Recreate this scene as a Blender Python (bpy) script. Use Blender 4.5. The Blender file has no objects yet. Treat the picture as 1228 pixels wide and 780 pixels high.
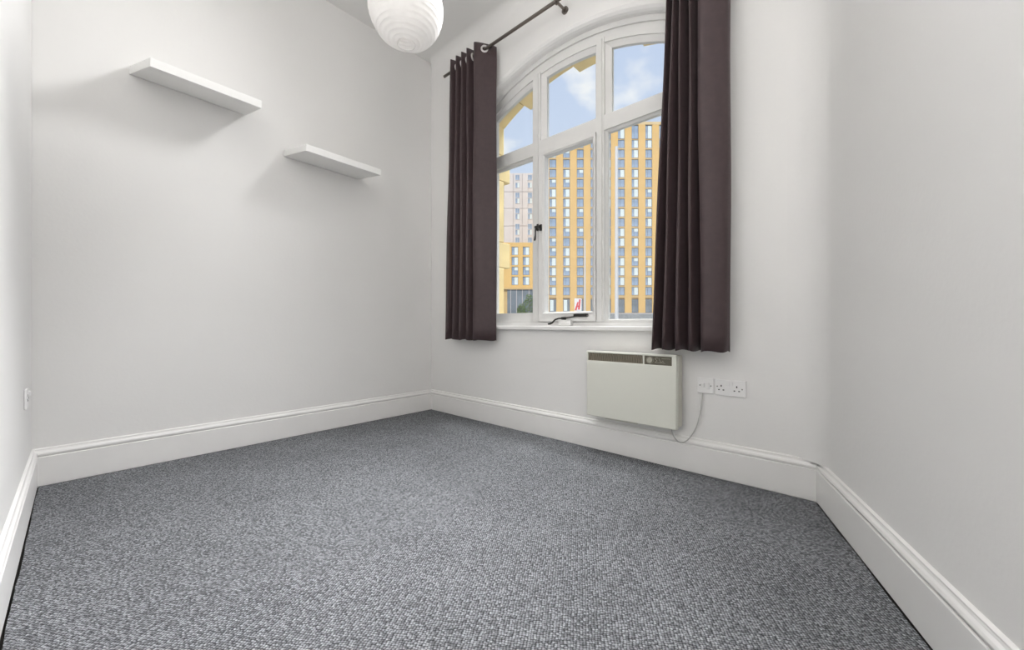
import bpy, bmesh, math, random
from mathutils import Vector, Matrix
random.seed(7)
sc = bpy.context.scene
COL = sc.collection
PI = math.pi

# ------------------------------------------------------------------ camera, world, sun, exposure
F_PX, EYE, HORIZON = 466.0, 0.85, 389.0
cd = bpy.data.cameras.new('camera')
cam = bpy.data.objects.new('camera', cd); COL.objects.link(cam)
cam.location = (0, 0, EYE); cam.rotation_euler = (PI / 2, 0, 0)
cd.sensor_fit = 'HORIZONTAL'; cd.sensor_width = 36.0
cd.lens = F_PX * 36.0 / 1228.0
cd.shift_y = (HORIZON - 390.0) / 1228.0
cd.clip_start = 0.02; cd.clip_end = 2000
sc.camera = cam
sc.view_settings.view_transform = 'Standard'; sc.view_settings.look = 'None'
sc.view_settings.gamma = 1.0; sc.view_settings.exposure = 0.35
sc.view_settings.use_curve_mapping = False

def build_world():
    w = bpy.data.worlds.new('sky'); sc.world = w; w.use_nodes = True
    nt = w.node_tree; N = nt.nodes; L = nt.links; N.clear()
    out = N.new('ShaderNodeOutputWorld'); bg = N.new('ShaderNodeBackground')
    tc = N.new('ShaderNodeTexCoord'); sp = N.new('ShaderNodeSeparateXYZ')
    L.new(tc.outputs['Generated'], sp.inputs[0])
    ramp = N.new('ShaderNodeValToRGB'); e = ramp.color_ramp.elements
    e[0].position = 0.0; e[0].color = (.80, .85, .92, 1)
    e[1].position = 0.9; e[1].color = (.46, .58, .85, 1)
    m = e.new(.25); m.color = (.68, .77, .92, 1)
    L.new(sp.outputs['Z'], ramp.inputs[0])
    mp = N.new('ShaderNodeMapping'); mp.inputs['Scale'].default_value = (1, 1, 1.7); mp.inputs['Location'].default_value = (.35, .1, .62)
    L.new(tc.outputs['Generated'], mp.inputs[0])
    no = N.new('ShaderNodeTexNoise'); no.inputs['Scale'].default_value = 4.6
    no.inputs['Detail'].default_value = 7; no.inputs['Roughness'].default_value = .52
    L.new(mp.outputs[0], no.inputs['Vector'])
    cr = N.new('ShaderNodeValToRGB'); cr.color_ramp.elements[0].position = .53; cr.color_ramp.elements[1].position = .64
    L.new(no.outputs['Fac'], cr.inputs[0])
    mx = N.new('ShaderNodeMixRGB'); mx.inputs[2].default_value = (.95, .96, .98, 1)
    L.new(cr.outputs[0], mx.inputs[0]); L.new(ramp.outputs[0], mx.inputs[1])
    L.new(mx.outputs[0], bg.inputs[0]); bg.inputs[1].default_value = 0.80
    L.new(bg.outputs[0], out.inputs[0])
build_world()

sd = bpy.data.lights.new('sun', 'SUN'); sd.energy = 1.9; sd.angle = math.radians(1.0); sd.color = (1, .95, .86)
sun = bpy.data.objects.new('sun', sd); COL.objects.link(sun)
sun_dir = Vector((-.40, -.80, .62)).normalized()          # direction towards the sun
sun.rotation_euler = sun_dir.to_track_quat('Z', 'Y').to_euler()
sun.location = (-6, -12, 9)

def added_light(name, loc, aim, sx, sy, power, col, spread=180):              # soft area light added out of view to brighten the scene
    d = bpy.data.lights.new(name, 'AREA'); d.shape = 'RECTANGLE'; d.size = sx; d.size_y = sy; d.energy = power; d.color = col; d.spread = math.radians(spread)
    o = bpy.data.objects.new(name, d); COL.objects.link(o); o.location = loc
    o.rotation_euler = (Vector(aim) - Vector(loc)).to_track_quat('-Z', 'Y').to_euler()
    return o
# added lights: two strips inside over the window, one behind the camera, one outside
added_light('added_wall_light', (.562, 2.189, 3.30), (-1.15, .35, 2.1), 1.40, .34, 39, (.985, .99, 1), 116)  # added unseen strip, stands in for window daylight on the walls
added_light('added_floor_light', (.40, 2.32, 3.30), (-.52, 1.58, 0), 1.1, .36, 15, (.975, .985, 1), 64)  # added unseen beam that brightens the carpet in front of the window
added_light('added_fill_light', (.16, -.22, 1.7), (-.5, 3.0, 2.05), .75, 1.7, 7.6, (1, .98, .95), 120)  # added unseen fill behind the camera for the window wall and ceiling
added_light('added_stone_light', (1.683, 3.668, 7.2), (.07, 3.366, 1.6), 1.9, 1.4, 110, (.97, .985, 1), 80)  # added unseen light outdoors that brightens the stone surround

# ------------------------------------------------------------------ materials
def mat(name, col, rough=.6, metal=0, noise=0, nscale=8, bump=0, bscale=200, spec=.5):
    m = bpy.data.materials.new(name); m.use_nodes = True
    nt = m.node_tree; N = nt.nodes; L = nt.links
    b = N['Principled BSDF']
    b.inputs['Base Color'].default_value = (*col, 1)
    b.inputs['Roughness'].default_value = rough; b.inputs['Metallic'].default_value = metal
    b.inputs['Specular IOR Level'].default_value = spec
    tc = N.new('ShaderNodeTexCoord')
    if noise:
        n = N.new('ShaderNodeTexNoise'); n.inputs['Scale'].default_value = nscale; n.inputs['Detail'].default_value = 5
        L.new(tc.outputs['Object'], n.inputs['Vector'])
        mr = N.new('ShaderNodeMapRange'); mr.inputs[1].default_value = .3; mr.inputs[2].default_value = .7
        mr.inputs[3].default_value = 1 - noise; mr.inputs[4].default_value = 1 + noise
        L.new(n.outputs['Fac'], mr.inputs[0])
        mul = N.new('ShaderNodeVectorMath'); mul.operation = 'SCALE'; mul.inputs[0].default_value = col
        L.new(mr.outputs[0], mul.inputs['Scale']); L.new(mul.outputs[0], b.inputs['Base Color'])
    if bump:
        n2 = N.new('ShaderNodeTexNoise'); n2.inputs['Scale'].default_value = bscale; n2.inputs['Detail'].default_value = 3
        L.new(tc.outputs['Object'], n2.inputs['Vector'])
        bp = N.new('ShaderNodeBump'); bp.inputs['Strength'].default_value = bump; bp.inputs['Distance'].default_value = .004
        L.new(n2.outputs['Fac'], bp.inputs['Height']); L.new(bp.outputs[0], b.inputs['Normal'])
    return m

M = {}
M['wall'] = mat('white_wall_paint', (.82, .808, .79), .75, noise=.012, nscale=1.6, bump=.12, bscale=60)
M['ceiling'] = mat('ceiling_paint', (.82, .808, .79), .85, noise=.01, nscale=2)
M['gloss'] = mat('white_gloss_paint', (.86, .845, .825), .38, noise=.015, nscale=6, bump=.05, bscale=40)
M['frame'] = mat('window_frame_paint', (.72, .71, .69), .6, noise=.02, nscale=9)
M['shelf'] = mat('shelf_laminate', (.87, .86, .84), .4, noise=.01, nscale=10)
M['plastic'] = mat('white_plastic', (.84, .83, .82), .35, noise=.006, nscale=40)
M['dark_hole'] = mat('socket_slot', (.02, .02, .02), .6, noise=.05, nscale=30)
M['screw'] = mat('screw_metal', (.18, .17, .16), .45, .6, noise=.1, nscale=90)
M['heater'] = mat('heater_cream_enamel', (.70, .70, .63), .42, noise=.012, nscale=5)
M['heater_side'] = mat('heater_side_enamel', (.60, .58, .51), .45, noise=.012, nscale=5)
M['grille'] = mat('grille_brown_metal', (.20, .17, .12), .5, .2, noise=.06, nscale=30)
M['grille_slat'] = mat('grille_slat_metal', (.36, .32, .25), .45, .2, noise=.06, nscale=30)
M['panel_dark'] = mat('control_panel_olive', (.11, .10, .07), .45, noise=.08, nscale=40)
M['mark'] = mat('panel_print', (.42, .40, .33), .5, noise=.05, nscale=60)
M['flex'] = mat('grey_flex', (.50, .49, .47), .5, noise=.02, nscale=60)
M['rod'] = mat('pewter_rod', (.20, .175, .155), .36, .75, noise=.04, nscale=40)
M['chrome'] = mat('eyelet_chrome', (.72, .70, .68), .35, .6, noise=.03, nscale=50)
M['iron'] = mat('black_iron', (.025, .023, .021), .4, .4, noise=.1, nscale=60)
M['stone'] = mat('cream_painted_stone', (.88, .70, .36), .8, noise=.10, nscale=5, bump=.5, bscale=35)
M['tower'] = mat('gold_cladding', (.78, .50, .18), .5, noise=.05, nscale=.25)
M['tower_pale'] = mat('pale_gold_cladding', (.74, .55, .30), .5, noise=.05, nscale=.25)
M['spandrel'] = mat('spandrel_cladding', (.62, .43, .20), .55, noise=.05, nscale=.3)
M['grey_block'] = mat('grey_block_cladding', (.72, .67, .66), .7, noise=.05, nscale=.3)
M['grey_joint'] = mat('grey_block_joint', (.48, .45, .45), .7, noise=.05, nscale=.3)
M['win_dark'] = mat('tower_window_frame', (.20, .22, .24), .5, noise=.05, nscale=1)
M['win_light'] = mat('grey_block_window_frame', (.66, .67, .72), .5, noise=.03, nscale=1)
M['win_pane'] = mat('tower_window_glass', (.33, .42, .56), .12, noise=.22, nscale=.33, spec=.6)
M['blind'] = mat('tower_blind', (.76, .84, .84), .7, noise=.05, nscale=.6)
M['shop_dark'] = mat('shopfront_glass', (.20, .23, .26), .15, noise=.25, nscale=.3)
M['asphalt'] = mat('asphalt', (.40, .395, .385), .9, noise=.12, nscale=.4, bump=.2, bscale=8)
M['leaf'] = mat('shrub_leaf', (.13, .19, .06), .6, noise=.3, nscale=3)
M['bark'] = mat('shrub_bark', (.12, .09, .06), .8, noise=.2, nscale=8)
M['post'] = mat('pale_post_paint', (.66, .66, .67), .45, noise=.03, nscale=4)
M['red'] = mat('red_banner_print', (.72, .06, .07), .6, noise=.05, nscale=3)
M['white_print'] = mat('white_banner_print', (.86, .84, .84), .6, noise=.03, nscale=3)
M['low_wall'] = mat('grey_boundary_wall', (.30, .31, .31), .8, noise=.15, nscale=1.2)
M['subfloor'] = mat('dark_subfloor', (.03, .027, .024), .9, noise=.2, nscale=10)
M['scuff'] = M['gloss']

def mat_carpet():
    m = bpy.data.materials.new('grey_loop_carpet'); m.use_nodes = True
    nt = m.node_tree; N = nt.nodes; L = nt.links; b = N['Principled BSDF']
    b.inputs['Roughness'].default_value = .95; b.inputs['Specular IOR Level'].default_value = .15
    tc = N.new('ShaderNodeTexCoord'); mp = N.new('ShaderNodeMapping')
    mp.inputs['Rotation'].default_value = (0, 0, math.radians(10))
    L.new(tc.outputs['Object'], mp.inputs[0])
    # slight wobble so that rows are not ruler straight
    nw = N.new('ShaderNodeTexNoise'); nw.inputs['Scale'].default_value = 26; nw.inputs['Detail'].default_value = 2
    L.new(mp.outputs[0], nw.inputs['Vector'])
    sub = N.new('ShaderNodeVectorMath'); sub.operation = 'SUBTRACT'; sub.inputs[1].default_value = (.5, .5, .5)
    L.new(nw.outputs['Color'], sub.inputs[0])
    scl = N.new('ShaderNodeVectorMath'); scl.operation = 'SCALE'; scl.inputs['Scale'].default_value = .010
    L.new(sub.outputs[0], scl.inputs[0])
    add = N.new('ShaderNodeVectorMath'); add.operation = 'ADD'
    L.new(mp.outputs[0], add.inputs[0]); L.new(scl.outputs[0], add.inputs[1])
    st = N.new('ShaderNodeMapping'); st.inputs['Scale'].default_value = (1, 1.18, 0)
    L.new(add.outputs[0], st.inputs[0])
    vo = N.new('ShaderNodeTexVoronoi'); vo.voronoi_dimensions = '2D'; vo.inputs['Scale'].default_value = 122; vo.inputs['Randomness'].default_value = .36
    L.new(st.outputs[0], vo.inputs['Vector'])
    sep = N.new('ShaderNodeSeparateColor'); L.new(vo.outputs['Color'], sep.inputs[0])
    cc = N.new('ShaderNodeValToRGB'); cc.color_ramp.elements[0].color = (.155, .160, .170, 1); cc.color_ramp.elements[1].color = (.40, .41, .43, 1)
    L.new(sep.outputs[0], cc.inputs[0])
    dk = N.new('ShaderNodeMapRange'); dk.interpolation_type = 'SMOOTHSTEP'; dk.inputs[1].default_value = .26; dk.inputs[2].default_value = .62; dk.inputs[3].default_value = 1.0; dk.inputs[4].default_value = .24
    L.new(vo.outputs['Distance'], dk.inputs[0])
    br = N.new('ShaderNodeVectorMath'); br.operation = 'SCALE'
    L.new(cc.outputs[0], br.inputs[0]); L.new(dk.outputs[0], br.inputs['Scale'])
    n1 = N.new('ShaderNodeTexNoise'); n1.inputs['Scale'].default_value = 170; n1.inputs['Detail'].default_value = 4
    L.new(tc.outputs['Object'], n1.inputs['Vector'])
    n2 = N.new('ShaderNodeTexNoise'); n2.inputs['Scale'].default_value = 3.0; n2.inputs['Detail'].default_value = 4
    L.new(tc.outputs['Object'], n2.inputs['Vector'])
    mr1 = N.new('ShaderNodeMapRange'); mr1.inputs[1].default_value = .25; mr1.inputs[2].default_value = .75; mr1.inputs[3].default_value = .55; mr1.inputs[4].default_value = 1.45
    mr2 = N.new('ShaderNodeMapRange'); mr2.inputs[1].default_value = .3; mr2.inputs[2].default_value = .7; mr2.inputs[3].default_value = .92; mr2.inputs[4].default_value = 1.08
    L.new(n1.outputs['Fac'], mr1.inputs[0]); L.new(n2.outputs['Fac'], mr2.inputs[0])
    mm = N.new('ShaderNodeMath'); mm.operation = 'MULTIPLY'; L.new(mr1.outputs[0], mm.inputs[0]); L.new(mr2.outputs[0], mm.inputs[1])
    sc2 = N.new('ShaderNodeVectorMath'); sc2.operation = 'SCALE'
    L.new(br.outputs[0], sc2.inputs[0]); L.new(mm.outputs[0], sc2.inputs['Scale'])
    L.new(sc2.outputs[0], b.inputs['Base Color'])
    inv = N.new('ShaderNodeMath'); inv.operation = 'MULTIPLY'; inv.inputs[1].default_value = 1.4
    L.new(dk.outputs[0], inv.inputs[0])
    ad = N.new('ShaderNodeMath'); ad.operation = 'ADD'; L.new(inv.outputs[0], ad.inputs[0]); L.new(n1.outputs['Fac'], ad.inputs[1])
    bp = N.new('ShaderNodeBump'); bp.inputs['Strength'].default_value = .8; bp.inputs['Distance'].default_value = .004
    L.new(ad.outputs[0], bp.inputs['Height']); L.new(bp.outputs[0], b.inputs['Normal'])
    return m
M['carpet'] = mat_carpet()

def mat_curtain():
    m = mat('plum_brown_curtain', (.055, .034, .036), .55, noise=.10, nscale=30, bump=.25, bscale=500, spec=.45)
    b = m.node_tree.nodes['Principled BSDF']
    b.inputs['Sheen Weight'].default_value = .15; b.inputs['Sheen Roughness'].default_value = .4
    b.inputs['Sheen Tint'].default_value = (.8, .72, .75, 1)
    return m
M['curtain'] = mat_curtain()

def mat_glass(name, dirt):
    m = bpy.data.materials.new(name); m.use_nodes = True
    nt = m.node_tree; N = nt.nodes; L = nt.links; N.clear()
    out = N.new('ShaderNodeOutputMaterial'); tr = N.new('ShaderNodeBsdfTransparent'); tr.inputs[0].default_value = (.97, .98, .975, 1)
    gl = N.new('ShaderNodeBsdfGlossy'); gl.inputs['Roughness'].default_value = .02
    fr = N.new('ShaderNodeFresnel'); fr.inputs['IOR'].default_value = 1.25
    ge = N.new('ShaderNodeNewGeometry'); kf = N.new('ShaderNodeMath'); kf.operation = 'SUBTRACT'; kf.inputs[0].default_value = 1
    L.new(ge.outputs['Backfacing'], kf.inputs[1])
    fm = N.new('ShaderNodeMath'); fm.operation = 'MULTIPLY'; L.new(fr.outputs[0], fm.inputs[0]); L.new(kf.outputs[0], fm.inputs[1])
    mx = N.new('ShaderNodeMixShader'); L.new(fm.outputs[0], mx.inputs[0]); L.new(tr.outputs[0], mx.inputs[1]); L.new(gl.outputs[0], mx.inputs[2])
    tl = N.new('ShaderNodeBsdfTranslucent'); tl.inputs[0].default_value = (.85, .86, .88, 1)
    tc = N.new('ShaderNodeTexCoord')
    no = N.new('ShaderNodeTexNoise'); no.inputs['Scale'].default_value = 120; no.inputs['Detail'].default_value = 6; no.inputs['Roughness'].default_value = .7
    L.new(tc.outputs['Object'], no.inputs['Vector'])
    mr = N.new('ShaderNodeMapRange'); mr.inputs[1].default_value = .5; mr.inputs[2].default_value = .8; mr.inputs[3].default_value = dirt; mr.inputs[4].default_value = min(1, dirt * 1.6)
    L.new(no.outputs['Fac'], mr.inputs[0])
    m2 = N.new('ShaderNodeMixShader'); L.new(mr.outputs[0], m2.inputs[0]); L.new(mx.outputs[0], m2.inputs[1]); L.new(tl.outputs[0], m2.inputs[2])
    L.new(m2.outputs[0], out.inputs[0])
    return m
M['glass'] = mat_glass('window_glass', .012)
M['glass_dusty'] = mat_glass('dusty_window_glass', .04)

def mat_paper():
    m = bpy.data.materials.new('white_rice_paper'); m.use_nodes = True
    nt = m.node_tree; N = nt.nodes; L = nt.links; N.clear()
    out = N.new('ShaderNodeOutputMaterial'); d = N.new('ShaderNodeBsdfDiffuse'); t = N.new('ShaderNodeBsdfTranslucent')
    tc = N.new('ShaderNodeTexCoord'); n = N.new('ShaderNodeTexNoise'); n.inputs['Scale'].default_value = 30; n.inputs['Detail'].default_value = 6
    L.new(tc.outputs['Object'], n.inputs['Vector'])
    cr = N.new('ShaderNodeValToRGB'); cr.color_ramp.elements[0].color = (.80, .785, .765, 1); cr.color_ramp.elements[1].color = (.90, .885, .87, 1)
    L.new(n.outputs['Fac'], cr.inputs[0]); L.new(cr.outputs[0], d.inputs[0]); L.new(cr.outputs[0], t.inputs[0])
    mx = N.new('ShaderNodeMixShader'); mx.inputs[0].default_value = .4
    L.new(d.outputs[0], mx.inputs[1]); L.new(t.outputs[0], mx.inputs[2]); L.new(mx.outputs[0], out.inputs[0])
    return m
M['paper'] = mat_paper()

# ------------------------------------------------------------------ helpers
def link(name, bm, m, parent=None, smooth=False, recalc=True):
    if recalc: bmesh.ops.recalc_face_normals(bm, faces=bm.faces[:])
    me = bpy.data.meshes.new(name); bm.to_mesh(me); bm.free()
    if smooth:
        for p in me.polygons: p.use_smooth = True
    if m: me.materials.append(m)
    o = bpy.data.objects.new(name, me); COL.objects.link(o)
    if parent: o.parent = parent
    return o
def copy_part(src, parent, loc):
    o = src.copy(); COL.objects.link(o); o.parent = parent; o.location = loc; return o
def empty(name, loc=(0, 0, 0), rot=0):
    o = bpy.data.objects.new(name, None); COL.objects.link(o); o.location = loc; o.rotation_euler = (0, 0, rot)
    o.empty_display_size = .05
    return o
def tag(o, label, cat, group=None):
    o['label'] = label; o['category'] = cat
    if group: o['group'] = group
    return o
def struct(o): o['kind'] = 'structure'; return o
def box(bm, x0, x1, y0, y1, z0, z1, bev=0):
    r = bmesh.ops.create_cube(bm, size=1.0)
    vs = r['verts']
    for v in vs:
        v.co = Vector((x0 + (v.co.x + .5) * (x1 - x0), y0 + (v.co.y + .5) * (y1 - y0), z0 + (v.co.z + .5) * (z1 - z0)))
    if bev:
        es = list({e for v in vs for e in v.link_edges})
        bmesh.ops.bevel(bm, geom=es, offset=bev, segments=2, affect='EDGES', profile=.5)
    return bm
def B(*a, **k): return box(bmesh.new(), *a, **k)
def tube(bm, pts, r, seg=10, cap=True):
    pts = [Vector(p) for p in pts]; rings = []
    up = Vector((0, 0, 1))
    for i, p in enumerate(pts):
        t = (pts[min(i + 1, len(pts) - 1)] - pts[max(i - 1, 0)]).normalized()
        a = t.cross(up)
        if a.length < .05: a = t.cross(Vector((1, 0, 0)))
        a.normalize(); b = t.cross(a).normalized()
        rr = r[i] if isinstance(r, (list, tuple)) else r
        rings.append([bm.verts.new(p + a * rr * math.cos(2 * PI * k / seg) + b * rr * math.sin(2 * PI * k / seg)) for k in range(seg)])
    for i in range(len(rings) - 1):
        for k in range(seg):
            bm.faces.new((rings[i][k], rings[i][(k + 1) % seg], rings[i + 1][(k + 1) % seg], rings[i + 1][k]))
    if cap:
        bm.faces.new(rings[0][::-1]); bm.faces.new(rings[-1])
    return bm
def lathe(bm, prof, seg=32):
    rings = []
    for r, z in prof:
        if r < 1e-6: rings.append([bm.verts.new((0, 0, z))])
        else: rings.append([bm.verts.new((r * math.cos(2 * PI * k / seg), r * math.sin(2 * PI * k / seg), z)) for k in range(seg)])
    for a, b in zip(rings, rings[1:]):
        for k in range(seg):
            q = [a[k % len(a)], a[(k + 1) % len(a)], b[(k + 1) % len(b)], b[k % len(b)]]
            u = []
            for v in q:
                if v not in u: u.append(v)
            if len(u) > 2: bm.faces.new(u)
    return bm
def torus(bm, c, nrm, R, r, seg=24, ms=8):
    n = Vector(nrm).normalized(); a = n.orthogonal().normalized(); b = n.cross(a); rings = []
    for i in range(seg):
        t = 2 * PI * i / seg; d = a * math.cos(t) + b * math.sin(t)
        rings.append([bm.verts.new(Vector(c) + d * (R + r * math.cos(2 * PI * k / ms)) + n * r * math.sin(2 * PI * k / ms)) for k in range(ms)])
    for i in range(seg):
        for k in range(ms):
            bm.faces.new((rings[i][k], rings[i][(k + 1) % ms], rings[(i + 1) % seg][(k + 1) % ms], rings[(i + 1) % seg][k]))
    return bm
def prism(bm, poly, y0, y1):                          # polygon in the x-z plane, extruded along y
    a = [bm.verts.new((x, y0, z)) for x, z in poly]; b = [bm.verts.new((x, y1, z)) for x, z in poly]
    bm.faces.new(a); bm.faces.new(b[::-1]); n = len(poly)
    for i in range(n): bm.faces.new((a[i], b[i], b[(i + 1) % n], a[(i + 1) % n]))
    return bm
def ring(bm, outer, inner, y0, y1, yi0=None):          # closed frame between two matched outlines; yi0: front depth at the inner edge
    n = len(outer); yi0 = y0 if yi0 is None else yi0
    A = [bm.verts.new((x, y0, z)) for x, z in outer]; Bv = [bm.verts.new((x, yi0, z)) for x, z in inner]
    C = [bm.verts.new((x, y1, z)) for x, z in inner]; D = [bm.verts.new((x, y1, z)) for x, z in outer]
    for i in range(n):
        j = (i + 1) % n
        for P, Q in ((A, Bv), (Bv, C), (C, D), (D, A)):
            bm.faces.new((P[i], P[j], Q[j], Q[i]))
    return bm
def slab(poly, z0, z1):
    bm = bmesh.new()
    a = [bm.verts.new((x, y, z0)) for x, y in poly]; b = [bm.verts.new((x, y, z1)) for x, y in poly]
    bm.faces.new(a[::-1]); bm.faces.new(b); n = len(poly)
    for i in range(n): bm.faces.new((a[i], a[(i + 1) % n], b[(i + 1) % n], b[i]))
    return bm

# ------------------------------------------------------------------ room plan (skirting faces); every wall has a local frame x along, y outwards, z up
AB = Vector((-.808, 3.883)); BC = Vector((1.456, 1.859)); AD = Vector((-2.480, 2.031))
cdir = Vector((-.3896, -.921)).normalized(); bdir = (BC - AB).normalized()
C_LEN = 2.745
DC = AD + bdir * 3.85; D_LEN = 3.85
t_ = ((DC - BC).x * bdir.y - (DC - BC).y * bdir.x) / (cdir.x * bdir.y - cdir.y * bdir.x)
CE = BC + cdir * t_; DE = CE.copy(); C_LEN = t_; D_LEN = (DE - AD).length
A_LEN = (AB - AD).length; B_LEN = (BC - AB).length
rotA = math.atan2(*(AB - AD).normalized().yx); rotB = math.atan2(*bdir.yx)
rotC = math.atan2(*cdir.yx); rotD = math.atan2(*(-bdir).yx)
def frameA(n): return empty(n, (AD.x, AD.y, 0), rotA)
def place(o, org, rot): o.location = (org.x, org.y, 0); o.rotation_euler = (0, 0, rot); return o
CEIL = 3.47; WT = .02
cx, RO, ZC, HW = 1.52, 1.77, 1.205, .84                # window arch: centre, radius, centre height, half width
SILL = .837
def archz(x, R, zc=ZC): return zc + math.sqrt(max(0, R * R - (x - cx) ** 2))

# ---- floor, carpet, ceiling
def inward(poly, d):
    c = sum((Vector(p) for p in poly), Vector((0, 0))) / len(poly)
    return [Vector(p) + (Vector(p) - c).normalized() * d for p in poly]
room = [AD, CE, BC, AB]
fl = link('floor', slab([tuple(p) for p in inward(room, .25)], -.25, -.012), M['subfloor']); struct(fl)
def carpet_outline():
    pts = []; wob = {0: .006, 2: 0, 3: .003, 4: .003, 5: .004}
    rnd = random.Random(3)
    P = [AD, CE, BC, AB]; W = [.006, .006, .005, .004]
    cen = sum(P, Vector((0, 0))) / 4
    for i in range(4):
        a, b = P[i], P[(i + 1) % 4]; L_ = (b - a).length; n = max(2, int(L_ / .03)) if W[i] else 2
        nrm = Vector(((b - a).y, -(b - a).x)).normalized()
        if nrm.dot(cen - a) < 0: nrm = -nrm
        w = .5
        for k in range(n):
            w = min(1, max(0, w + rnd.uniform(-.25, .25)))
            pts.append(tuple(a + (b - a) * (k / n) + nrm * (.002 + W[i] * w)))
    return pts
cp = link('carpet', slab(carpet_outline(), -.012, 0), M['carpet'])
tag(cp, 'grey flecked loop pile carpet fitted across the whole floor', 'carpet')
ce = link('ceiling', slab([tuple(p) for p in inward(room, .3)], CEIL, CEIL + .2), M['ceiling']); struct(ce)

# ---- walls
def plain_wall(name, org, rot, L, e0=.0, e1=.0):
    return struct(place(link(name, B(-e0, L + e1, WT, WT + .16, -.2, CEIL + .1), M['wall']), org, rot))
plain_wall('wall_left', AD, rotA, A_LEN, .18, .018)
plain_wall('wall_right', BC, rotC, C_LEN, .05, .2)
plain_wall('wall_front', DE, rotD, D_LEN, .05, .018)
def window_wall():
    bm = bmesh.new(); n = 40
    xs = [-.2] + [cx - HW + 2 * HW * i / n for i in range(n + 1)] + [B_LEN + .16]
    Z0, Z1, y0, y1 = -.2, CEIL + .1, WT, .19
    def quad(*p): bm.faces.new([bm.verts.new(q) for q in p])
    ch = .035                                                           # softened plaster edge of the reveal
    def hole(x): return archz(x, RO)
    for y in (y0, y1):
        e = ch if y == y0 else 0
        for a, b in ((xs[0], xs[1]), (xs[-2], xs[-1])):
            if a == xs[0]: b -= e
            else: a += e
            quad((a, y, Z0), (b, y, Z0), (b, y, Z1), (a, y, Z1))
        X = [cx + (x - cx) * (HW + e) / HW for x in xs[1:-1]]
        for a, b, a0, b0 in zip(X, X[1:], xs[1:-1], xs[2:-1]):
            quad((a, y, Z0), (b, y, Z0), (b, y, SILL - .02), (a, y, SILL - .02))
            quad((a, y, hole(a0) + e), (b, y, hole(b0) + e), (b, y, Z1), (a, y, Z1))
    prof = [(y0, ch), (y0 + .010, .016), (y0 + .026, .005), (y0 + .045, 0), (y1, 0)]
    def rim(x0, z0, nx, k): return (x0 + nx * k[1], k[0], z0)
    for k, l in zip(prof, prof[1:]):
        for a, b in zip(xs[1:-1], xs[2:-1]):
            def P(x, q): return (cx + (x - cx) * (HW + q[1]) / HW, q[0], hole(x) + q[1])
            quad(P(a, k), P(b, k), P(b, l), P(a, l))
        for s in (-1, 1):
            x = cx + s * HW; zt = hole(x)
            quad((x + s * k[1], k[0], SILL - .02), (x + s * k[1], k[0], zt + k[1]), (x + s * l[1], l[0], zt + l[1]), (x + s * l[1], l[0], SILL - .02))
    quad((cx - HW - ch, y0, SILL - .02), (cx + HW + ch, y0, SILL - .02), (cx + HW, y1, SILL - .02), (cx - HW, y1, SILL - .02))
    for x in (xs[0], xs[-1]): quad((x, y0, Z0), (x, y1, Z0), (x, y1, Z1), (x, y0, Z1))
    quad((xs[0], y0, Z1), (xs[-1], y0, Z1), (xs[-1], y1, Z1), (xs[0], y1, Z1))
    bmesh.ops.remove_doubles(bm, verts=bm.verts[:], dist=.0005)
    return bm
wb = link('wall_back', window_wall(), M['wall']); struct(place(wb, AB, rotB))

# ---- skirting boards: tall board with a moulded top
SKIRT = [(.0195, 0), (.0, 0), (.0, .148), (.004, .152), (.006, .152), (.001, .158), (-.001, .166), (.002, .174), (.008, .180), (.010, .186), (.010, .191), (.0145, .194), (.0195, .196)]
def skirting(name, org, rot, L, m0, m1):
    bm = bmesh.new(); n = 24
    rows = []
    for i in range(n + 1):
        t = i / n
        row = []
        for y, z in SKIRT:
            x0 = -m0 * y; x1 = L + m1 * y
            row.append(bm.verts.new((x0 + (x1 - x0) * t, y, z)))
        rows.append(row)
    k = len(SKIRT)
    for a, b in zip(rows, rows[1:]):
        for j in range(k): bm.faces.new((a[j], a[(j + 1) % k], b[(j + 1) % k], b[j]))
    bm.faces.new(rows[0]); bm.faces.new(rows[-1][::-1])
    return struct(place(link(name, bm, M['gloss']), org, rot))
t45 = 1.0; tC = math.tan((math.acos(max(-1, min(1, bdir.dot(cdir))))) / 2)
skirting('baseboard_left', AD, rotA, A_LEN, t45, t45)
skirting('baseboard_back', AB, rotB, B_LEN, t45, tC)
skirting('baseboard_right', BC, rotC, C_LEN, tC, 0)
skirting('baseboard_front', DE, rotD, D_LEN, 0, t45)

# ---- plaster cove under the ceiling
def cove(name, org, rot, L, m0, m1, r=.085):
    bm = bmesh.new(); prof = [(WT, CEIL)]
    for i in range(15):
        a = PI / 2 * i / 14
        prof.append((WT - .0004 - r * (1 - math.cos(a)), CEIL - .0004 - r + r * math.sin(a)))
    A = [bm.verts.new((-m0 * y, y, z)) for y, z in prof]; Bv = [bm.verts.new((L + m1 * y, y, z)) for y, z in prof]
    k = len(prof)
    for j in range(k): bm.faces.new((A[j], A[(j + 1) % k], Bv[(j + 1) % k], Bv[j]))
    bm.faces.new(A); bm.faces.new(Bv[::-1])
    return struct(place(link(name, bm, M['ceiling'], smooth=False), org, rot))
cove('trim_1', AB, rotB, B_LEN, 1, tC)

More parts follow.
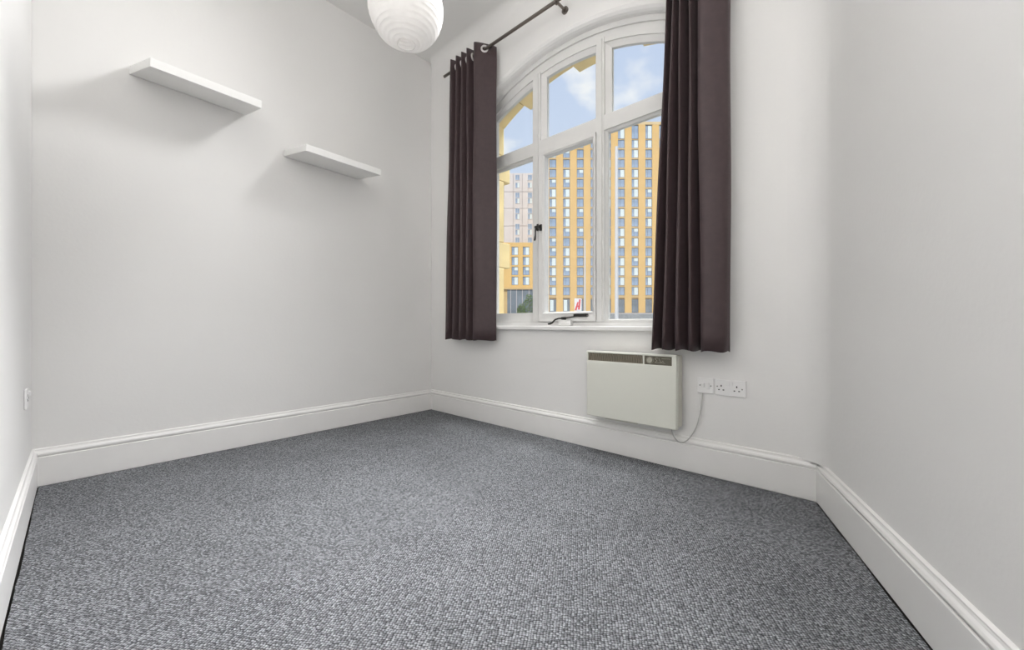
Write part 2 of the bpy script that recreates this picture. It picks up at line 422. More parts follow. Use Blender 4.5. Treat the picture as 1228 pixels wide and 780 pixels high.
# ---- rounded plaster corner between the window wall and the right wall
def corner_fillet(t=.13):
    out = Vector((-bdir.y, bdir.x)); outc = Vector((-cdir.y, cdir.x))
    k = BC + bdir * (WT * tC) + out * WT                               # where the two plaster faces meet
    a, b = k - bdir * t, k + cdir * t
    half = math.acos(max(-1, min(1, -bdir.dot(cdir)))) / 2
    rad = t * math.tan(half); cen = a - out * rad
    bm = bmesh.new(); n = 16; rows = []
    a0 = math.atan2(*(a - cen).yx); a1 = math.atan2(*(b - cen).yx)
    while a1 - a0 > PI: a1 -= 2 * PI
    while a1 - a0 < -PI: a1 += 2 * PI
    pl = [cen + Vector((math.cos(a0 + (a1 - a0) * i / n), math.sin(a0 + (a1 - a0) * i / n))) * rad for i in range(n + 1)]
    for p in pl: rows.append((bm.verts.new((p.x, p.y, .190)), bm.verts.new((p.x, p.y, CEIL))))
    for p, q in zip(rows, rows[1:]): bm.faces.new((p[0], p[1], q[1], q[0]))
    o = struct(link('trim_3', bm, M['wall'], smooth=True, recalc=False))
corner_fillet()

# ------------------------------------------------------------------ arched window
win = struct(place(empty('window_1'), AB, rotB))
win['label'] = 'arched white timber window of three lights with a casement in the middle'
def outline(x0, x1, z0, R=None, zt=None, n=24, zc=ZC):
    top = [(x0 + (x1 - x0) * i / n, (archz(x0 + (x1 - x0) * i / n, R, zc) if R else zt)) for i in range(n + 1)]
    return [(x1, z0), (x0, z0)] + top
bm = bmesh.new()
ring(bm, outline(cx - HW, cx + HW, SILL, RO, n=40), outline(cx - HW + .07, cx + HW - .07, .880, 1.675, n=40, zc=1.197), .118, .19)
ring(bm, outline(cx - HW, cx + HW, SILL, RO, n=40), outline(cx - HW + .030, cx + HW - .030, .862, RO - .032, n=40), .098, .12, .104)
link('frame', bm, M['frame'], win)
for x0, x1 in ((1.21, 1.285), (1.790, 1.852)):
    bm = B(x0, x1, .112, .185, .865, 2.875)
    box(bm, x0 + .014, x1 - .014, .104, .116, .878, 2.862)
    link('mullion', bm, M['frame'], win)
for x0, x1 in ((.75, 1.21), (1.285, 1.79), (1.852, 2.29)):
    bm = B(x0, x1, .114, .185, 2.218, 2.322)
    link('transom', bm, M['frame'], win)
R_G, ZG = 1.645, 1.19
def bead(cell, glass, m='frame', y=.128):
    bm = bmesh.new(); ring(bm, cell, glass, y, .172, y + .016)
    return link('bead', bm, M[m], win)
def pane(poly, parent, g='glass', y=.150):
    return link('pane', prism(bmesh.new(), poly, y, y + .004), M[g], parent)
lights = [
 (outline(.75, 1.21, .875, None, 2.22), outline(.776, 1.192, .944, None, 2.204), 'glass'),
 (outline(1.852, 2.29, .868, None, 2.22), outline(1.866, 2.272, .886, None, 2.205), 'glass_dusty'),
 (outline(.75, 1.21, 2.32, 1.675, zc=1.197), outline(.776, 1.190, 2.336, R_G, zc=ZG), 'glass'),
 (outline(1.285, 1.79, 2.32, 1.675, zc=1.197), outline(1.330, 1.768, 2.338, R_G, zc=ZG), 'glass'),
 (outline(1.852, 2.29, 2.32, 1.675, zc=1.197), outline(1.896, 2.270, 2.336, R_G, zc=ZG), 'glass')]
for c, g, gm in lights:
    bead(c, g); pane(g, win, gm)
# opening casement with its fastener and stay
bm = bmesh.new()
ring(bm, outline(1.282, 1.793, .872, None, 2.216), outline(1.332, 1.768, .942, None, 2.180), .094, .165, .100)
ring(bm, outline(1.322, 1.776, .932, None, 2.188), outline(1.336, 1.764, .946, None, 2.178), .090, .110, .104)
sash = link('casement_sash', bm, M['frame'], win)
pane(outline(1.334, 1.766, .944, None, 2.179), sash, 'glass_dusty', .140)
bm = bmesh.new()                                       # cockspur fastener, hanging tail
box(bm, 1.300, 1.322, .080, .094, 1.590, 1.640, .003)
box(bm, 1.262, 1.312, .066, .080, 1.612, 1.632, .003)
box(bm, 1.266, 1.286, .088, .112, 1.596, 1.650, .003)
tube(bm, [(1.281, .066, 1.622), (1.279, .060, 1.590), (1.277, .062, 1.555), (1.274, .060, 1.525), (1.271, .058, 1.512)], [.008, .006, .006, .009, .007])
h = link('fastener', bm, M['iron'], win, smooth=False); h['label'] = 'black iron cockspur fastener hanging on the mullion'
bm = bmesh.new()                                       # peg stay with curled tail
tube(bm, [(1.420, .040, .852), (1.440, .036, .853), (1.462, .036, .862), (1.478, .045, .884), (1.500, .060, .893), (1.540, .078, .895), (1.62, .083, .905), (1.72, .083, .915)], [.006, .007, .007, .006, .006, .006, .005, .005])
box(bm, 1.62, 1.735, .076, .094, .903, .925, .003)
box(bm, 1.515, 1.545, .072, .100, .884, .905, .003)
h = link('stay', bm, M['iron'], win); h['label'] = 'black iron peg stay with a curled tail'
bm = B(1.49, 1.60, .070, .112, .8375, .882, .004); link('stay_block', bm, M['frame'], win)
sl = link('window_sill', B(cx - HW - .035, cx + HW + .035, -.022, .118, .806, SILL, .006), M['gloss'], win)

# ---- stone surround on the outside of the window
sur = struct(place(empty('trim_2'), AB, rotB)); sur['label'] = 'cream stone surround outside the arched window'
JX, RS, SX = .735, 1.69, 1.62
ZS = 2.907 - RS
def voussoir(name, a0, a1, y1, Rin, Rout):
    bm = bmesh.new(); n = 5
    pin = [(SX + Rin * math.sin(a0 + (a1 - a0) * i / n), ZS + Rin * math.cos(a0 + (a1 - a0) * i / n)) for i in range(n + 1)]
    pout = [(SX + Rout * math.sin(a0 + (a1 - a0) * i / n), ZS + Rout * math.cos(a0 + (a1 - a0) * i / n)) for i in range(n + 1)]
    prism(bm, pin + pout[::-1], .192, y1)
    return link(name, bm, M['stone'], sur)
def ang(x): return math.asin((x - SX) / RS)
edges = [(.735, .98, 0), (.98, 1.175, 1), (1.175, 1.49, 0), (1.49, 1.76, 1), (1.76, 2.03, 0), (2.03, 2.305, 1)]
for a, b, k in edges:
    voussoir('voussoir', ang(a) + .0015, ang(b) - .0015, .37 if k else .28, RS, RS + .34)
zspring = ZS + math.sqrt(RS ** 2 - (SX - JX) ** 2)
for s in (-1, 1):
    z = .70; blocks = [(.70, 1.37, 0), (1.37, 1.605, 1), (1.605, 2.17, 0), (2.17, 2.405, 1), (2.405, zspring + .05, 0)]
    for z0, z1, k in blocks:
        y1 = .362 if k else .28
        x0, x1 = (JX - .35, JX) if s < 0 else (2 * cx - JX, 2 * cx - JX + .35)
        link('stone_block', B(x0, x1, .192, y1, z0 + .002, z1 - .002, .006), M['stone'], sur)
link('stone_sill', B(cx - 1.0, cx + 1.0, .186, .40, .62, .70, .008), M['stone'], sur)

# ------------------------------------------------------------------ curtains, rod
def curtain(name, ctrl_bot, ctrl_top, z0, z1, label, eyelets, droop=0):
    root = place(empty(name), AB, rotB)
    def dense(ctrl, n=7):
        P = [Vector(p) for p in ctrl]; out = []
        for i in range(len(P) - 1):
            p0 = P[max(i - 1, 0)]; p1 = P[i]; p2 = P[i + 1]; p3 = P[min(i + 2, len(P) - 1)]
            for k in range(n):
                t = k / n
                out.append(.5 * ((2 * p1) + (p2 - p0) * t + (2 * p0 - 5 * p1 + 4 * p2 - p3) * t * t + (3 * p1 - p0 - 3 * p2 + p3) * t ** 3))
        out.append(P[-1]); return out
    bt, tp = dense(ctrl_bot), dense(ctrl_top)
    bm = bmesh.new(); nz = 26; grid = []
    for j in range(nz + 1):
        t = j / nz; row = []
        for i, (a, b) in enumerate(zip(bt, tp)):
            p = a.lerp(b, t)
            wob = .003 * math.sin(i * .31 + t * 9) * math.sin(t * PI)
            dz = .004 * math.sin(i * .7) * (1 - t) - droop * max(0, (i - (len(bt) - 15)) / 14) * max(0, t * 4 - 3)
            row.append(bm.verts.new((p.x + wob, p.y + wob, z0 + (z1 - z0) * t + dz)))
        grid.append(row)
    for j in range(nz):
        for i in range(len(bt) - 1):
            bm.faces.new((grid[j][i], grid[j][i + 1], grid[j + 1][i + 1], grid[j + 1][i]))
    o = link('cloth', bm, M['curtain'], root, smooth=True)
    so = o.modifiers.new('thickness', 'SOLIDIFY'); so.thickness = .004; so.offset = 0
    for e in eyelets:
        link('eyelet', torus(bmesh.new(), e[0], e[1], .024, .0085), M['chrome'], root, smooth=True)
    tag(root, label, 'curtain')
    return root
RY, RZ = -.10, 3.135
def zig(us, yf, yb, start_back=True):
    return [(u, (yb if (i % 2 == 0) == start_back else yf)) for i, u in enumerate(us)]
lt = [.462, .492, .536, .566, .606, .636, .676, .706, .748, .806, .905]
lb = [.365, .415, .462, .506, .556, .600, .650, .694, .745, .800, .930]
ctT = zig(lt, -.155, -.045); ctB = zig(lb, -.150, -.045)
ctT[-1] = (.925, -.040); ctT[-2] = (.806, -.160); ctB[-1] = (.930, -.06); ctB[-2] = (.800, -.165); ctB.append((.945, -.04)); ctT.append((.932, -.030))
ey = [(((a[0] + b[0]) / 2, RY, RZ), (1, .35 if i % 2 else -.35, 0)) for i, (a, b) in enumerate(zip(ctT[:-3], ctT[1:-2]))]
ey.append(((.872, -.106, RZ), (.72, -.69, 0)))
curtain('eyelet_curtain', ctB, ctT, .715, 3.195, 'plum brown eyelet curtain gathered beside the room corner, left of the window', ey, .055)
rt = [2.392, 2.403, 2.416, 2.430, 2.446, 2.462, 2.482, 2.503, 2.524, 2.550, 2.665]
rb = [2.275, 2.300, 2.325, 2.362, 2.398, 2.436, 2.472, 2.508, 2.540, 2.572, 2.640]
ctT = zig(rt, -.150, -.055); ctB = zig(rb, -.150, -.060)
ctT[-1] = (2.672, -.118); ctB[-1] = (2.66, -.118); ctT.append((2.688, -.07)); ctB.append((2.682, -.07))
ey = [(((a[0] + b[0]) / 2, RY, RZ), (1, .35 if i % 2 else -.35, 0)) for i, (a, b) in enumerate(zip(ctT[:-3], ctT[1:-2]))]
ey.append(((2.61, -.125, RZ), (.2, -1, 0)))
curtain('eyelet_curtain', ctB, ctT, .705, 3.195, 'plum brown eyelet curtain hanging over the heater, right of the window', ey)

rod = place(empty('curtain_rod'), AB, rotB)
link('rod', tube(bmesh.new(), [(.335, RY, RZ), (1.6, RY, RZ)] + [(2.82, RY, RZ)], .0125, 14), M['rod'], rod, smooth=True)
def rod_bracket(u):
    bm = bmesh.new()
    tube(bm, [(u, WT, RZ + .005), (u, WT - .012, RZ + .005)], .026, 18)
    tube(bm, [(u, WT - .01, RZ + .005), (u, RY - .018, RZ + .002)], .010, 12)
    torus(bm, (u, RY, RZ), (1, 0, 0), .0185, .0065)
    return link('bracket', bm, M['rod'], rod, smooth=False)
for u in (.352, 1.59, 2.76): 
    if u > 1: rod_bracket(u)
tag(rod, 'slim pewter curtain rod on brackets above the arched window', 'curtain rod')

# ------------------------------------------------------------------ floating shelves (both droop a little)
def shelf(v_left, v_right, zb, depth, tilt, thick, label, roll, skew=0):
    x0 = A_LEN - v_left; x1 = A_LEN - v_right
    root = empty('floating_shelf')
    org = AD + (AB - AD).normalized() * x0
    nrm = Vector((math.cos(rotA + PI / 2), math.sin(rotA + PI / 2)))
    org = org + nrm * (WT - .001)
    root.location = (org.x, org.y, zb)
    root.rotation_euler = (tilt, roll, rotA)
    L_ = x1 - x0
    def sk(bm):
        for v in bm.verts: v.co.x += skew * (-v.co.y / depth) * max(0, 1 - v.co.x / (L_ * .5))
        return bm
    link('board', sk(B(0, L_, -depth, -.003, 0, thick, .0015)), M['shelf'], root)
    link('end_cap', sk(B(-.002, 0, -depth + .002, -.004, .001, thick - .001)), M['shelf'], root)
    link('end_cap', B(L_, L_ + .002, -depth + .002, -.004, .001, thick - .001), M['shelf'], root)
    tag(root, label, 'shelf')
    return root
shelf(2.150, 1.572, 2.330, .385, math.radians(13.5), .046, 'white floating shelf higher up, nearer the left end of the wall', math.radians(1.2), .06)
shelf(1.326, .748, 2.108, .385, math.radians(9.5), .046, 'white floating shelf lower down, nearer the window corner', math.radians(1.2), .022)

# ------------------------------------------------------------------ paper lantern
lan = empty('paper_lantern', (-.572, 2.10, 2.555))
R_L = .198
prof = []; nrib = 20; a0, a1 = math.radians(-76), math.radians(76)
for i in range(nrib * 5 + 1):
    t = i / (nrib * 5); a = a0 + (a1 - a0) * t
    r = R_L - .0022 * math.sin(PI * ((t * nrib) % 1.0)) 
    prof.append((r * math.cos(a), r * math.sin(a)))
bm = lathe(bmesh.new(), prof, 56)
rl = random.Random(5)
for v in bm.verts:
    v.co.z += .0025 * math.sin(3 * math.atan2(v.co.y, v.co.x) + v.co.z * 25)
link('shade', bm, M['paper'], lan, smooth=True)
bm = bmesh.new()
for i in range(1, nrib):
    a = a0 + (a1 - a0) * i / nrib
    torus(bm, (0, 0, (R_L - .002) * math.sin(a)), (.02 * math.sin(i), .02 * math.cos(i * 2), 1), (R_L - .002) * math.cos(a), .0009, 48, 5)
link('ribs', bm, M['paper'], lan, smooth=True)
bm = bmesh.new()
rb_ = R_L * math.cos(a0)
torus(bm, (0, 0, R_L * math.sin(a0)), (0, 0, 1), rb_, .0011, 32, 6)
torus(bm, (0, 0, R_L * math.sin(a1)), (0, 0, 1), rb_, .0011, 32, 6)
for s in (-1, 1):
    tube(bm, [(s * rb_, 0, R_L * math.sin(a0)), (s * .006, 0, R_L * math.sin(a0) + .10), (s * .006, 0, R_L * math.sin(a1) - .02), (s * rb_, 0, R_L * math.sin(a1))], .0013, 6)
link('wire_frame', bm, M['chrome'], lan)
link('cord', tube(bmesh.new(), [(0, 0, .04), (0, 0, CEIL - 2.555 - .03)], .0035, 8), M['plastic'], lan)
link('lamp_holder', lathe(bmesh.new(), [(.0, .055), (.017, .05), (.019, .0), (.016, -.01), (0, -.01)], 20), M['plastic'], lan, smooth=False)
link('bulb', lathe(bmesh.new(), [(.012, -.01), (.014, -.03), (.028, -.06), (.030, -.078), (.022, -.098), (0, -.106)], 20), M['plastic'], lan, smooth=True)
link('ceiling_rose', lathe(bmesh.new(), [(0, CEIL - 2.555), (.045, CEIL - 2.555), (.042, CEIL - 2.555 - .018), (.012, CEIL - 2.555 - .034), (0, CEIL - 2.555 - .034)], 28), M['plastic'], lan, smooth=False)
tag(lan, 'round white paper lantern lampshade hanging from the ceiling', 'lampshade')

# ------------------------------------------------------------------ panel heater
HX0, HX1, HZ0, HZ1, HY = 1.838, 2.421, .247, .674, -.100
ht = empty('panel_heater'); place(ht, AB, rotB)
link('back_case', B(HX0 + .004, HX1, -.062, -.002, HZ0 + .008, HZ1 - .004, .006), M['heater_side'], ht)
bm = bmesh.new()                                        # front cover with an opening for the grille along its top
GX0, GX1, GZ0, GZ1 = HX0 + .012, HX1 - .028, HZ1 - .062, HZ1 - .012
box(bm, HX0, HX1 - .002, HY + .0, -.062, HZ0, GZ0, .006)
box(bm, HX0, HX1 - .002, HY + .0, -.062, GZ1, HZ1, .004)
box(bm, HX0, GX0, HY, -.062, GZ0 - .008, GZ1 + .006, .003)
box(bm, GX1, HX1 - .002, HY, -.062, GZ0 - .008, GZ1 + .006, .003)
box(bm, GX0 + .372, GX0 + .382, HY + .001, -.062, GZ0 - .006, GZ1 + .004, .002)
link('front_cover', bm, M['heater'], ht)
gr = link('grille', B(GX0 - .002, GX0 + .374, -.085, -.061, GZ0 - .004, GZ1 + .004), M['grille'], ht)
ns = 34; proto = None
for i in range(ns):
    x = GX0 + .006 + (.362 / (ns - 1)) * i
    if proto is None:
        bm = bmesh.new(); prism(bm, [(-.006, -.024), (-.0025, -.024), (.0035, .024), (.0, .024)], -.004, .004)
        proto = link('slat', bm, M['grille_slat'], gr); proto.location = (x, HY + .0055, (GZ0 + GZ1) / 2)
    else: copy_part(proto, gr, (x, HY + .0055, (GZ0 + GZ1) / 2))
pn = link('control_panel', B(GX0 + .381, GX1 + .001, HY + .003, -.062, GZ0 - .003, GZ1 + .003, .001), M['panel_dark'], ht)
px0 = GX0 + .385; zc_ = (GZ0 + GZ1) / 2
bm = bmesh.new(); tube(bm, [(px0 + .030, HY + .004, zc_), (px0 + .030, HY - .004, zc_)], [.017, .0155], 24); box(bm, px0 + .0285, px0 + .0315, HY - .006, HY - .003, zc_ - .014, zc_ + .014)
link('dial', bm, M['mark'], pn)
bm = bmesh.new()                                        # scale markings and trim lines on the control panel
torus(bm, (px0 + .030, HY + .003, zc_), (0, 1, 0), .0205, .0009, 28, 4)
for (a, b, c, d) in ((.060, .012, .074, -.002), (.074, -.002, .060, -.012), (.060, -.012, .120, -.014), (.084, .014, .092, -.006), (.092, -.006, .104, -.008), (.104, .000, .112, -.008), (.064, .015, .080, .014), (.100, .012, .150, .013)):
    tube(bm, [(px0 + a, HY + .003, zc_ + b), (px0 + c, HY + .003, zc_ + d)], .0009, 4)
link('markings', bm, M['mark'], pn)
link('wall_bracket', B(HX0 + .10, HX0 + .32, -.03, WT - .001, HZ0 - .022, HZ0 + .03), M['heater_side'], ht)
def mean_curve(pts, n=8):
    P = [Vector(p) for p in pts]; out = []
    for i in range(len(P) - 1):
        p0 = P[max(i - 1, 0)]; p1 = P[i]; p2 = P[i + 1]; p3 = P[min(i + 2, len(P) - 1)]
        for k in range(n):
            t = k / n
            out.append(.5 * ((2 * p1) + (p2 - p0) * t + (2 * p0 - 5 * p1 + 4 * p2 - p3) * t * t + (3 * p1 - p0 - 3 * p2 + p3) * t ** 3))
    return out + [P[-1]]
c_ = link('flex', tube(bmesh.new(), mean_curve([(2.372, -.045, .262), (2.376, -.045, .225), (2.388, -.040, .190), (2.412, -.034, .168), (2.440, -.028, .172), (2.470, -.020, .205), (2.498, -.006, .265), (2.515, .002, .340), (2.524, .006, .42), (2.526, .010, .4575)]), .0034, 8), M['flex'], ht, smooth=True)
c_['label'] = 'pale grey flex looping down to the fused spur'
tag(ht, 'cream panel heater with brown top grille mounted under the window', 'heater')

# ------------------------------------------------------------------ sockets
def socket_plate(name, org, rot, x0, x1, z0, z1):
    root = place(empty(name), org, rot)
    link('plate', B(x0, x1, WT - .0095, WT - .0005, z0, z1, .0025), M['plastic'], root)
    return root
def pin(root, x, z, w, h): link('pin_hole', B(x - w / 2, x + w / 2, WT - .0101, WT - .006, z - h / 2, z + h / 2), M['dark_hole'], root)
def screw(root, x, z):
    link('screw', tube(bmesh.new(), [(x, WT - .008, z), (x, WT - .0108, z)], .0034, 12), M['screw'], root)
y_f = WT - .0095
sp = socket_plate('fused_spur', AB, rotB, 2.499, 2.584, .459, .546)
screw(sp, 2.513, .503); screw(sp, 2.570, .503)
link('rocker_switch', B(2.522, 2.536, y_f - .005, y_f + .002, .492, .515, .002), M['plastic'], sp)
bm = B(2.544, 2.562, y_f - .004, y_f + .002, .484, .520, .002); link('fuse_holder', bm, M['plastic'], sp)
tag(sp, 'white square fused spur with the heater flex running into it', 'switch')
ds = socket_plate('double_socket', AB, rotB, 2.594, 2.741, .457, .545)
for ex_, ez in ((2.622, .510), (2.698, .510)):
    pin(ds, ex_, ez, .0055, .010); pin(ds, ex_ - .0112, ez - .022, .008, .0055); pin(ds, ex_ + .0112, ez - .022, .008, .0055)
screw(ds, 2.6025, .506); screw(ds, 2.7235, .500)
for x in (2.656, 2.672): link('rocker_switch', B(x - .0055, x + .0055, y_f - .005, y_f + .002, .512, .534, .0015), M['plastic'], ds)
tag(ds, 'white double wall socket beside the fused spur', 'socket')
ss = socket_plate('single_socket', DE, rotD, D_LEN - .395 - .043, D_LEN - .395 + .043, .468, .556)
x = D_LEN - .395
link('rocker_switch', B(x + .012, x + .026, y_f - .007, y_f + .002, .524, .545, .002), M['plastic'], ss)
pin(ss, x, .527, .0055, .010); pin(ss, x - .0112, .503, .008, .0055); pin(ss, x + .0112, .503, .008, .0055)
screw(ss, x - .030, .512); screw(ss, x + .030, .512)
tag(ss, 'white single socket low on the near left wall, seen edge on', 'socket')

# ------------------------------------------------------------------ outside: ground, tower, grey block, annexe
gd = link('ground', slab([(-220, -160), (220, -160), (220, 260), (-220, 260)], -.75, -.55), M['asphalt']); struct(gd)
def px(x, Y): return (x - 614) / F_PX * Y
def pz(y, Y): return EYE + (HORIZON - y) / F_PX * Y
GZ = -.55
def window_proto(name, w, h, fm, bar=.09, mull=.55):
    bm = bmesh.new()
    ring(bm, [(-w/2, -h/2), (w/2, -h/2), (w/2, h/2), (-w/2, h/2)], [(-w/2 + bar, -h/2 + bar), (w/2 - bar, -h/2 + bar), (w/2 - bar, h/2 - bar), (-w/2 + bar, h/2 - bar)], -.06, .10)
    if mull: box(bm, w * (mull - .5) - .04, w * (mull - .5) + .04, -.05, .09, -h/2 + bar, h/2 - bar)
    return bm
class WindowMaker:
    def __init__(self, root, w, h, fm, name='window', mull=.36, blind=True):
        self.root = root; self.w = w; self.h = h; self.first = None; self.mull = mull; self.fm = fm
    def put(self, x, y, z, blind):
        w, h = self.w, self.h
        if self.first is None:
            f = link('window', window_proto('window', w, h, None, mull=self.mull), M[self.fm], self.root)
            p = link('pane', B(-w/2 + .08, w/2 - .08, .02, .06, -h/2 + .08, h/2 - .08), M['win_pane'], f)
            xm = w * (self.mull - .5) + .05
            b = link('blind', B(xm, w/2 - .1, -.02, .018, -h/2 + .1, h/2 - .1), M['blind'], f)
            b2 = link('blind', B(xm, w/2 - .1, -.02, .018, h/2 - 1.0, h/2 - .1), M['blind'], f)
            self.first = (f.data, p.data, b.data, b2.data); 
            for o in (p, b, b2, f): bpy.data.objects.remove(o)
        f = bpy.data.objects.new('window', self.first[0]); COL.objects.link(f); f.parent = self.root; f.location = (x, y, z)
        p = bpy.data.objects.new('pane', self.first[1]); COL.objects.link(p); p.parent = f
        if blind:
            b = bpy.data.objects.new('blind', self.first[1 + blind]); COL.objects.link(b); b.parent = f
rw = random.Random(11)
# gold tower, square on to the camera
Y0 = 114.0
tw = empty('apartment_tower', (0, Y0, GZ))
cols = [px(663.0 + 16.45 * k, Y0) for k in range(10)]
XL, XR = px(653.5, Y0), px(663.0 + 16.45 * 9 + 8.5, Y0)
zrow = [pz(349.3 - 11.8 * k, Y0) - GZ for k in range(16)]
ZT = pz(146.5, Y0) - GZ
WW, WH = 1.98, 2.36
XS = (cols[2] + cols[3]) / 2 + 1.0; ZL = pz(164.8, Y0) - GZ          # the left bays stop lower
link('body', B(XL, XS, .55, 22, 0, ZL), M['spandrel'], tw)
link('body', B(XS, XR, .55, 22, 0, ZT), M['spandrel'], tw)
pw = px(614 + 16.45, Y0) - px(614, Y0)
xs = [XL] + [c + sgn for c in cols for sgn in (-WW / 2 - .03, WW / 2 + .03)] + [XR]
for a, b in zip(xs[0::2], xs[1::2]):
    link('pier', B(a, b, 0, .56, 0, ZL if b < XS + 1 else ZT), M['tower'], tw)
zs = [z for z in zrow]
for k in range(17):
    z0 = (zs[k - 1] + WH / 2 + .03) if k else (pz(357.5, Y0) - GZ)
    z1 = (zs[k] - WH / 2 - .03) if k < 16 else (pz(166.5, Y0) - GZ)
    link('spandrel', B((XL if k < 16 else XS) + .3, XR - .3, .14, .56, z0, z1), M['spandrel'], tw)
link('parapet', B(XL, XS, -.02, .6, zs[15] + WH / 2 + .03, ZL + .1), M['tower_pale'], tw)
link('parapet', B(XS, XR, -.02, .6, pz(149.5, Y0) - GZ, ZT + .1), M['tower_pale'], tw)
wm = WindowMaker(tw, WW, WH, 'win_dark')
wm_tall = WindowMaker(tw, WW, pz(150, Y0) - pz(166, Y0), 'win_dark')
for ci, c in enumerate(cols):
    for k in range(16):
        wm.put(c, .30, zs[k], rw.choice((0, 0, 1, 1, 2, 1)) if ci != 2 else rw.choice((0, 0, 0, 2)))
    if c > XS: wm_tall.put(c, .30, (pz(150, Y0) + pz(166, Y0)) / 2 - GZ, rw.choice((0, 1, 2)))
# ground floor shop windows
for ci, c in enumerate(cols):
    f = link('shop_window', window_proto('w', WW, pz(359, Y0) - pz(375, Y0), None, .12, .62), M['win_dark'], tw)
    f.location = (c, .3, (pz(359, Y0) + pz(375, Y0)) / 2 - GZ)
    hh = pz(359, Y0) - pz(375, Y0)
    link('pane', B(-WW/2 + .1, WW/2 - .1, .03, .06, -hh/2 + .1, hh/2 - .1), M['shop_dark'], f)
    if ci < 2: link('blind', B(-WW/2 + .2, .3, -.02, .02, -hh/2 + .5, hh/2 - .2), M['blind'], f)
link('plinth', B(XL, XR, -.05, .56, 0, pz(375.5, Y0) - GZ), M['grey_joint'], tw)
tag(tw, 'tall gold clad apartment tower with a grid of windows, outside', 'building')

# grey block further back
Yg = 138.0
gb = empty('grey_apartment_block', (0, Yg, GZ))
gx0, gx1 = px(596, Yg), px(650, Yg); gz1 = pz(207.5, Yg) - GZ
link('body', B(gx0, gx1, .4, 20, 0, gz1), M['grey_block'], gb)
ck = [(596, 604), (604.4, 615.6), (616, 626), (626.4, 633), (633.4, 641), (641.4, 650)]
ry = [207.5, 230, 250, 271, 292]
for (a, b) in ck:
    for (t, u) in zip(ry, ry[1:]):
        link('cladding_panel', B(px(a, Yg), px(b, Yg), 0, .41, pz(u - .2, Yg) - GZ, pz(t + .3, Yg) - GZ), M['grey_block'], gb)
wg = WindowMaker(gb, 1.5, 1.9, 'win_light', mull=.5)
for xx in (620.5, 635.5):
    for k in range(9):
        yy = 213 + k * 9.4
        if any(abs(yy - r) < 3.6 for r in ry): yy += 2.5
        wg.put(px(xx, Yg), -.08, pz(yy, Yg) - GZ, 1 if k % 2 else 0)
tag(gb, 'pale grey apartment block rising behind the gold annexe, outside', 'building')

# gold annexe in front of it
Ya = 112.0
an = empty('gold_annexe', (0, Ya, GZ))
ax0, ax1 = px(600, Ya), px(644, Ya); az0, az1 = pz(345.5, Ya) - GZ, pz(291, Ya) - GZ
acols = [px(617.5, Ya), px(631.0, Ya)]
link('body', B(ax0, ax1, .5, 20, 0, az1), M['spandrel'], an)
e_ = [ax0] + [c + s for c in acols for s in (-.95, .95)] + [ax1]
for a, b in zip(e_[0::2], e_[1::2]): link('pier', B(a, b, 0, .51, az0, az1), M['tower'], an)
arows = [pz(v, Ya) - GZ for v in (337, 325, 313.2, 301)]
ee = [az0] + [z + s for z in arows for s in (-1.2, 1.2)] + [az1]
for a, b in zip(ee[0::2], ee[1::2]): link('spandrel', B(ax0 + .2, ax1 - .2, .12, .51, a, b), M['tower'], an)
wa = WindowMaker(an, 1.88, 2.36, 'win_dark', mull=.4)
for c in acols:
    for k, z in enumerate(arows): wa.put(c, .3, z, (1, 2, 1, 1)[k])
link('shopfront', B(ax0 + 2, ax1 - .1, .2, .51, pz(376, Ya) - GZ, az0 - .3), M['shop_dark'], an)
for xx in (612, 619, 626, 634): link('shopfront_post', B(px(xx, Ya), px(xx, Ya) + .22, .05, .51, 0, az0 - .1), M['grey_joint'], an)
link('canopy_edge', B(ax0, ax1, -.25, .5, az0 - .45, az0), M['spandrel'], an)
tag(an, 'low gold clad annexe with four rows of windows, seen at left', 'building')

# boundary wall at the foot of the tower
lw = link('boundary_wall', B(px(722, 100), px(800, 100), 0, .4, 0, pz(377, 100) - GZ), M['low_wall'], None)
lw.location = (0, 100, GZ); tag(lw, 'low grey wall along the foot of the gold tower', 'wall')

# posts
def post(x, Y, ytop, r, label):
    o = link('lamp_post', tube(bmesh.new(), [(0, 0, 0), (0, 0, .5), (0, 0, .52), (0, 0, pz(ytop, Y) - GZ)], [r * 1.5, r * 1.5, r, r * .8], 14), M['post'], None, smooth=False)
    o.location = (px(x, Y), Y, GZ); tag(o, label, 'post')
post(739.5, 42, 176, .20, 'thick pale lamp post standing before the tower, seen in right light')
post(701.5, 46, 288, .10, 'thin pale lamp post standing before the tower, seen in middle light')

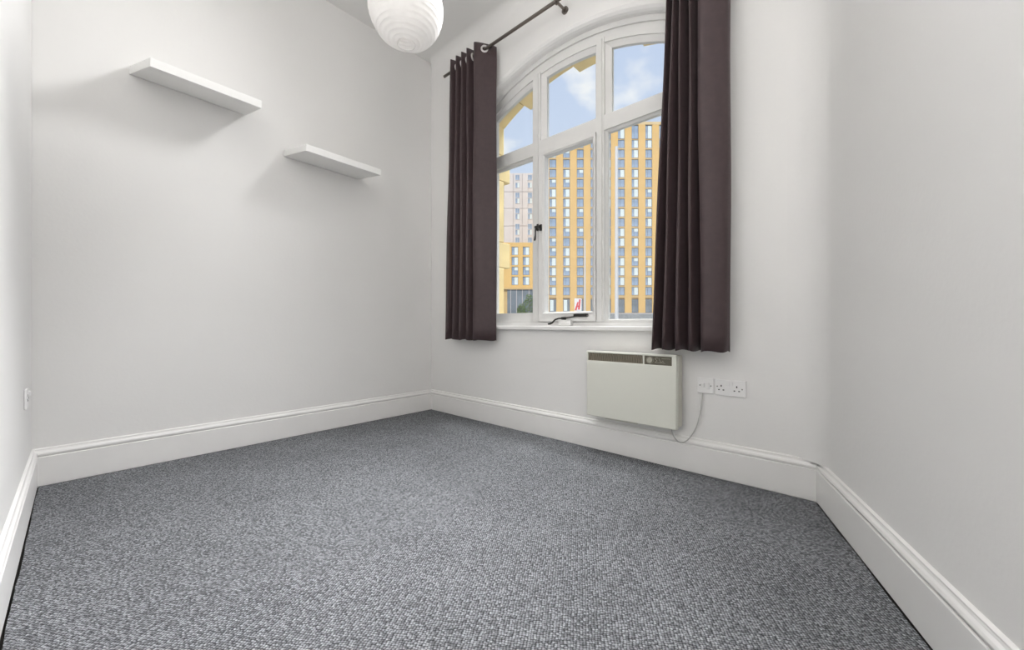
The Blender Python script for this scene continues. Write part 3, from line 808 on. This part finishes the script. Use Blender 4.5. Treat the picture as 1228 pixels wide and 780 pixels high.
# red banner
bn = empty('banner_sign', (px(693.2, 60), 60, GZ))
hb0, hb1 = pz(373, 60) - GZ, pz(358, 60) - GZ
link('board', B(-.55, .55, 0, .08, hb0, hb1), M['white_print'], bn)
bm = bmesh.new()
zz = lambda t: hb0 + (hb1 - hb0) * t
prism(bm, [(-.52, zz(.05)), (-.22, zz(.05)), (.10, zz(.70)), (-.12, zz(.70))], -.015, 0)
prism(bm, [(-.02, zz(.10)), (.28, zz(.10)), (.42, zz(.92)), (.18, zz(.92))], -.015, 0)
prism(bm, [(-.20, zz(.30)), (.20, zz(.30)), (.24, zz(.42)), (-.14, zz(.42))], -.016, 0)
link('print', bm, M['red'], bn)
for s in (-.5, .5): link('leg', B(s - .03, s + .03, .01, .07, 0, hb0), M['post'], bn)
tag(bn, 'red and white banner board standing at the foot of the tower', 'sign')

# shrubs by the annexe
def shrub(x, Y, h, w, label, seed):
    r = random.Random(seed); root = empty('leafy_shrub', (px(x, Y), Y, GZ))
    bm = bmesh.new()
    for k in range(5):
        a = r.uniform(0, 2 * PI); tube(bm, [(0, 0, 0), (.1 * math.cos(a), .1 * math.sin(a), h * .3), (w * .5 * math.cos(a), w * .5 * math.sin(a), h * .8)], [.05, .04, .015], 6)
    link('stem', bm, M['bark'], root)
    bm = bmesh.new()
    for k in range(900):
        a = r.uniform(0, 2 * PI); e = math.acos(r.uniform(-1, 1)); q = r.uniform(.45, 1) ** .5
        c = Vector((w * .5 * q * math.sin(e) * math.cos(a), w * .5 * q * math.sin(e) * math.sin(a), h * .55 + h * .45 * q * math.cos(e)))
        d1 = Vector((r.uniform(-1, 1), r.uniform(-1, 1), r.uniform(-1, 1))).normalized(); d2 = d1.orthogonal().normalized(); s = r.uniform(.10, .22)
        bm.faces.new([bm.verts.new(c + d1 * s), bm.verts.new(c + d2 * s * .45), bm.verts.new(c - d1 * s), bm.verts.new(c - d2 * s * .45)])
    f = link('foliage', bm, M['leaf'], root, recalc=False); f['kind'] = 'stuff'
    tag(root, label, 'shrub')
shrub(635, 60, pz(352, 60) - GZ, 2.2, 'taller green shrub before the annexe, beside the mullion', 1)
shrub(625, 64, pz(364, 64) - GZ, 1.6, 'shorter green shrub before the annexe shopfront', 2)
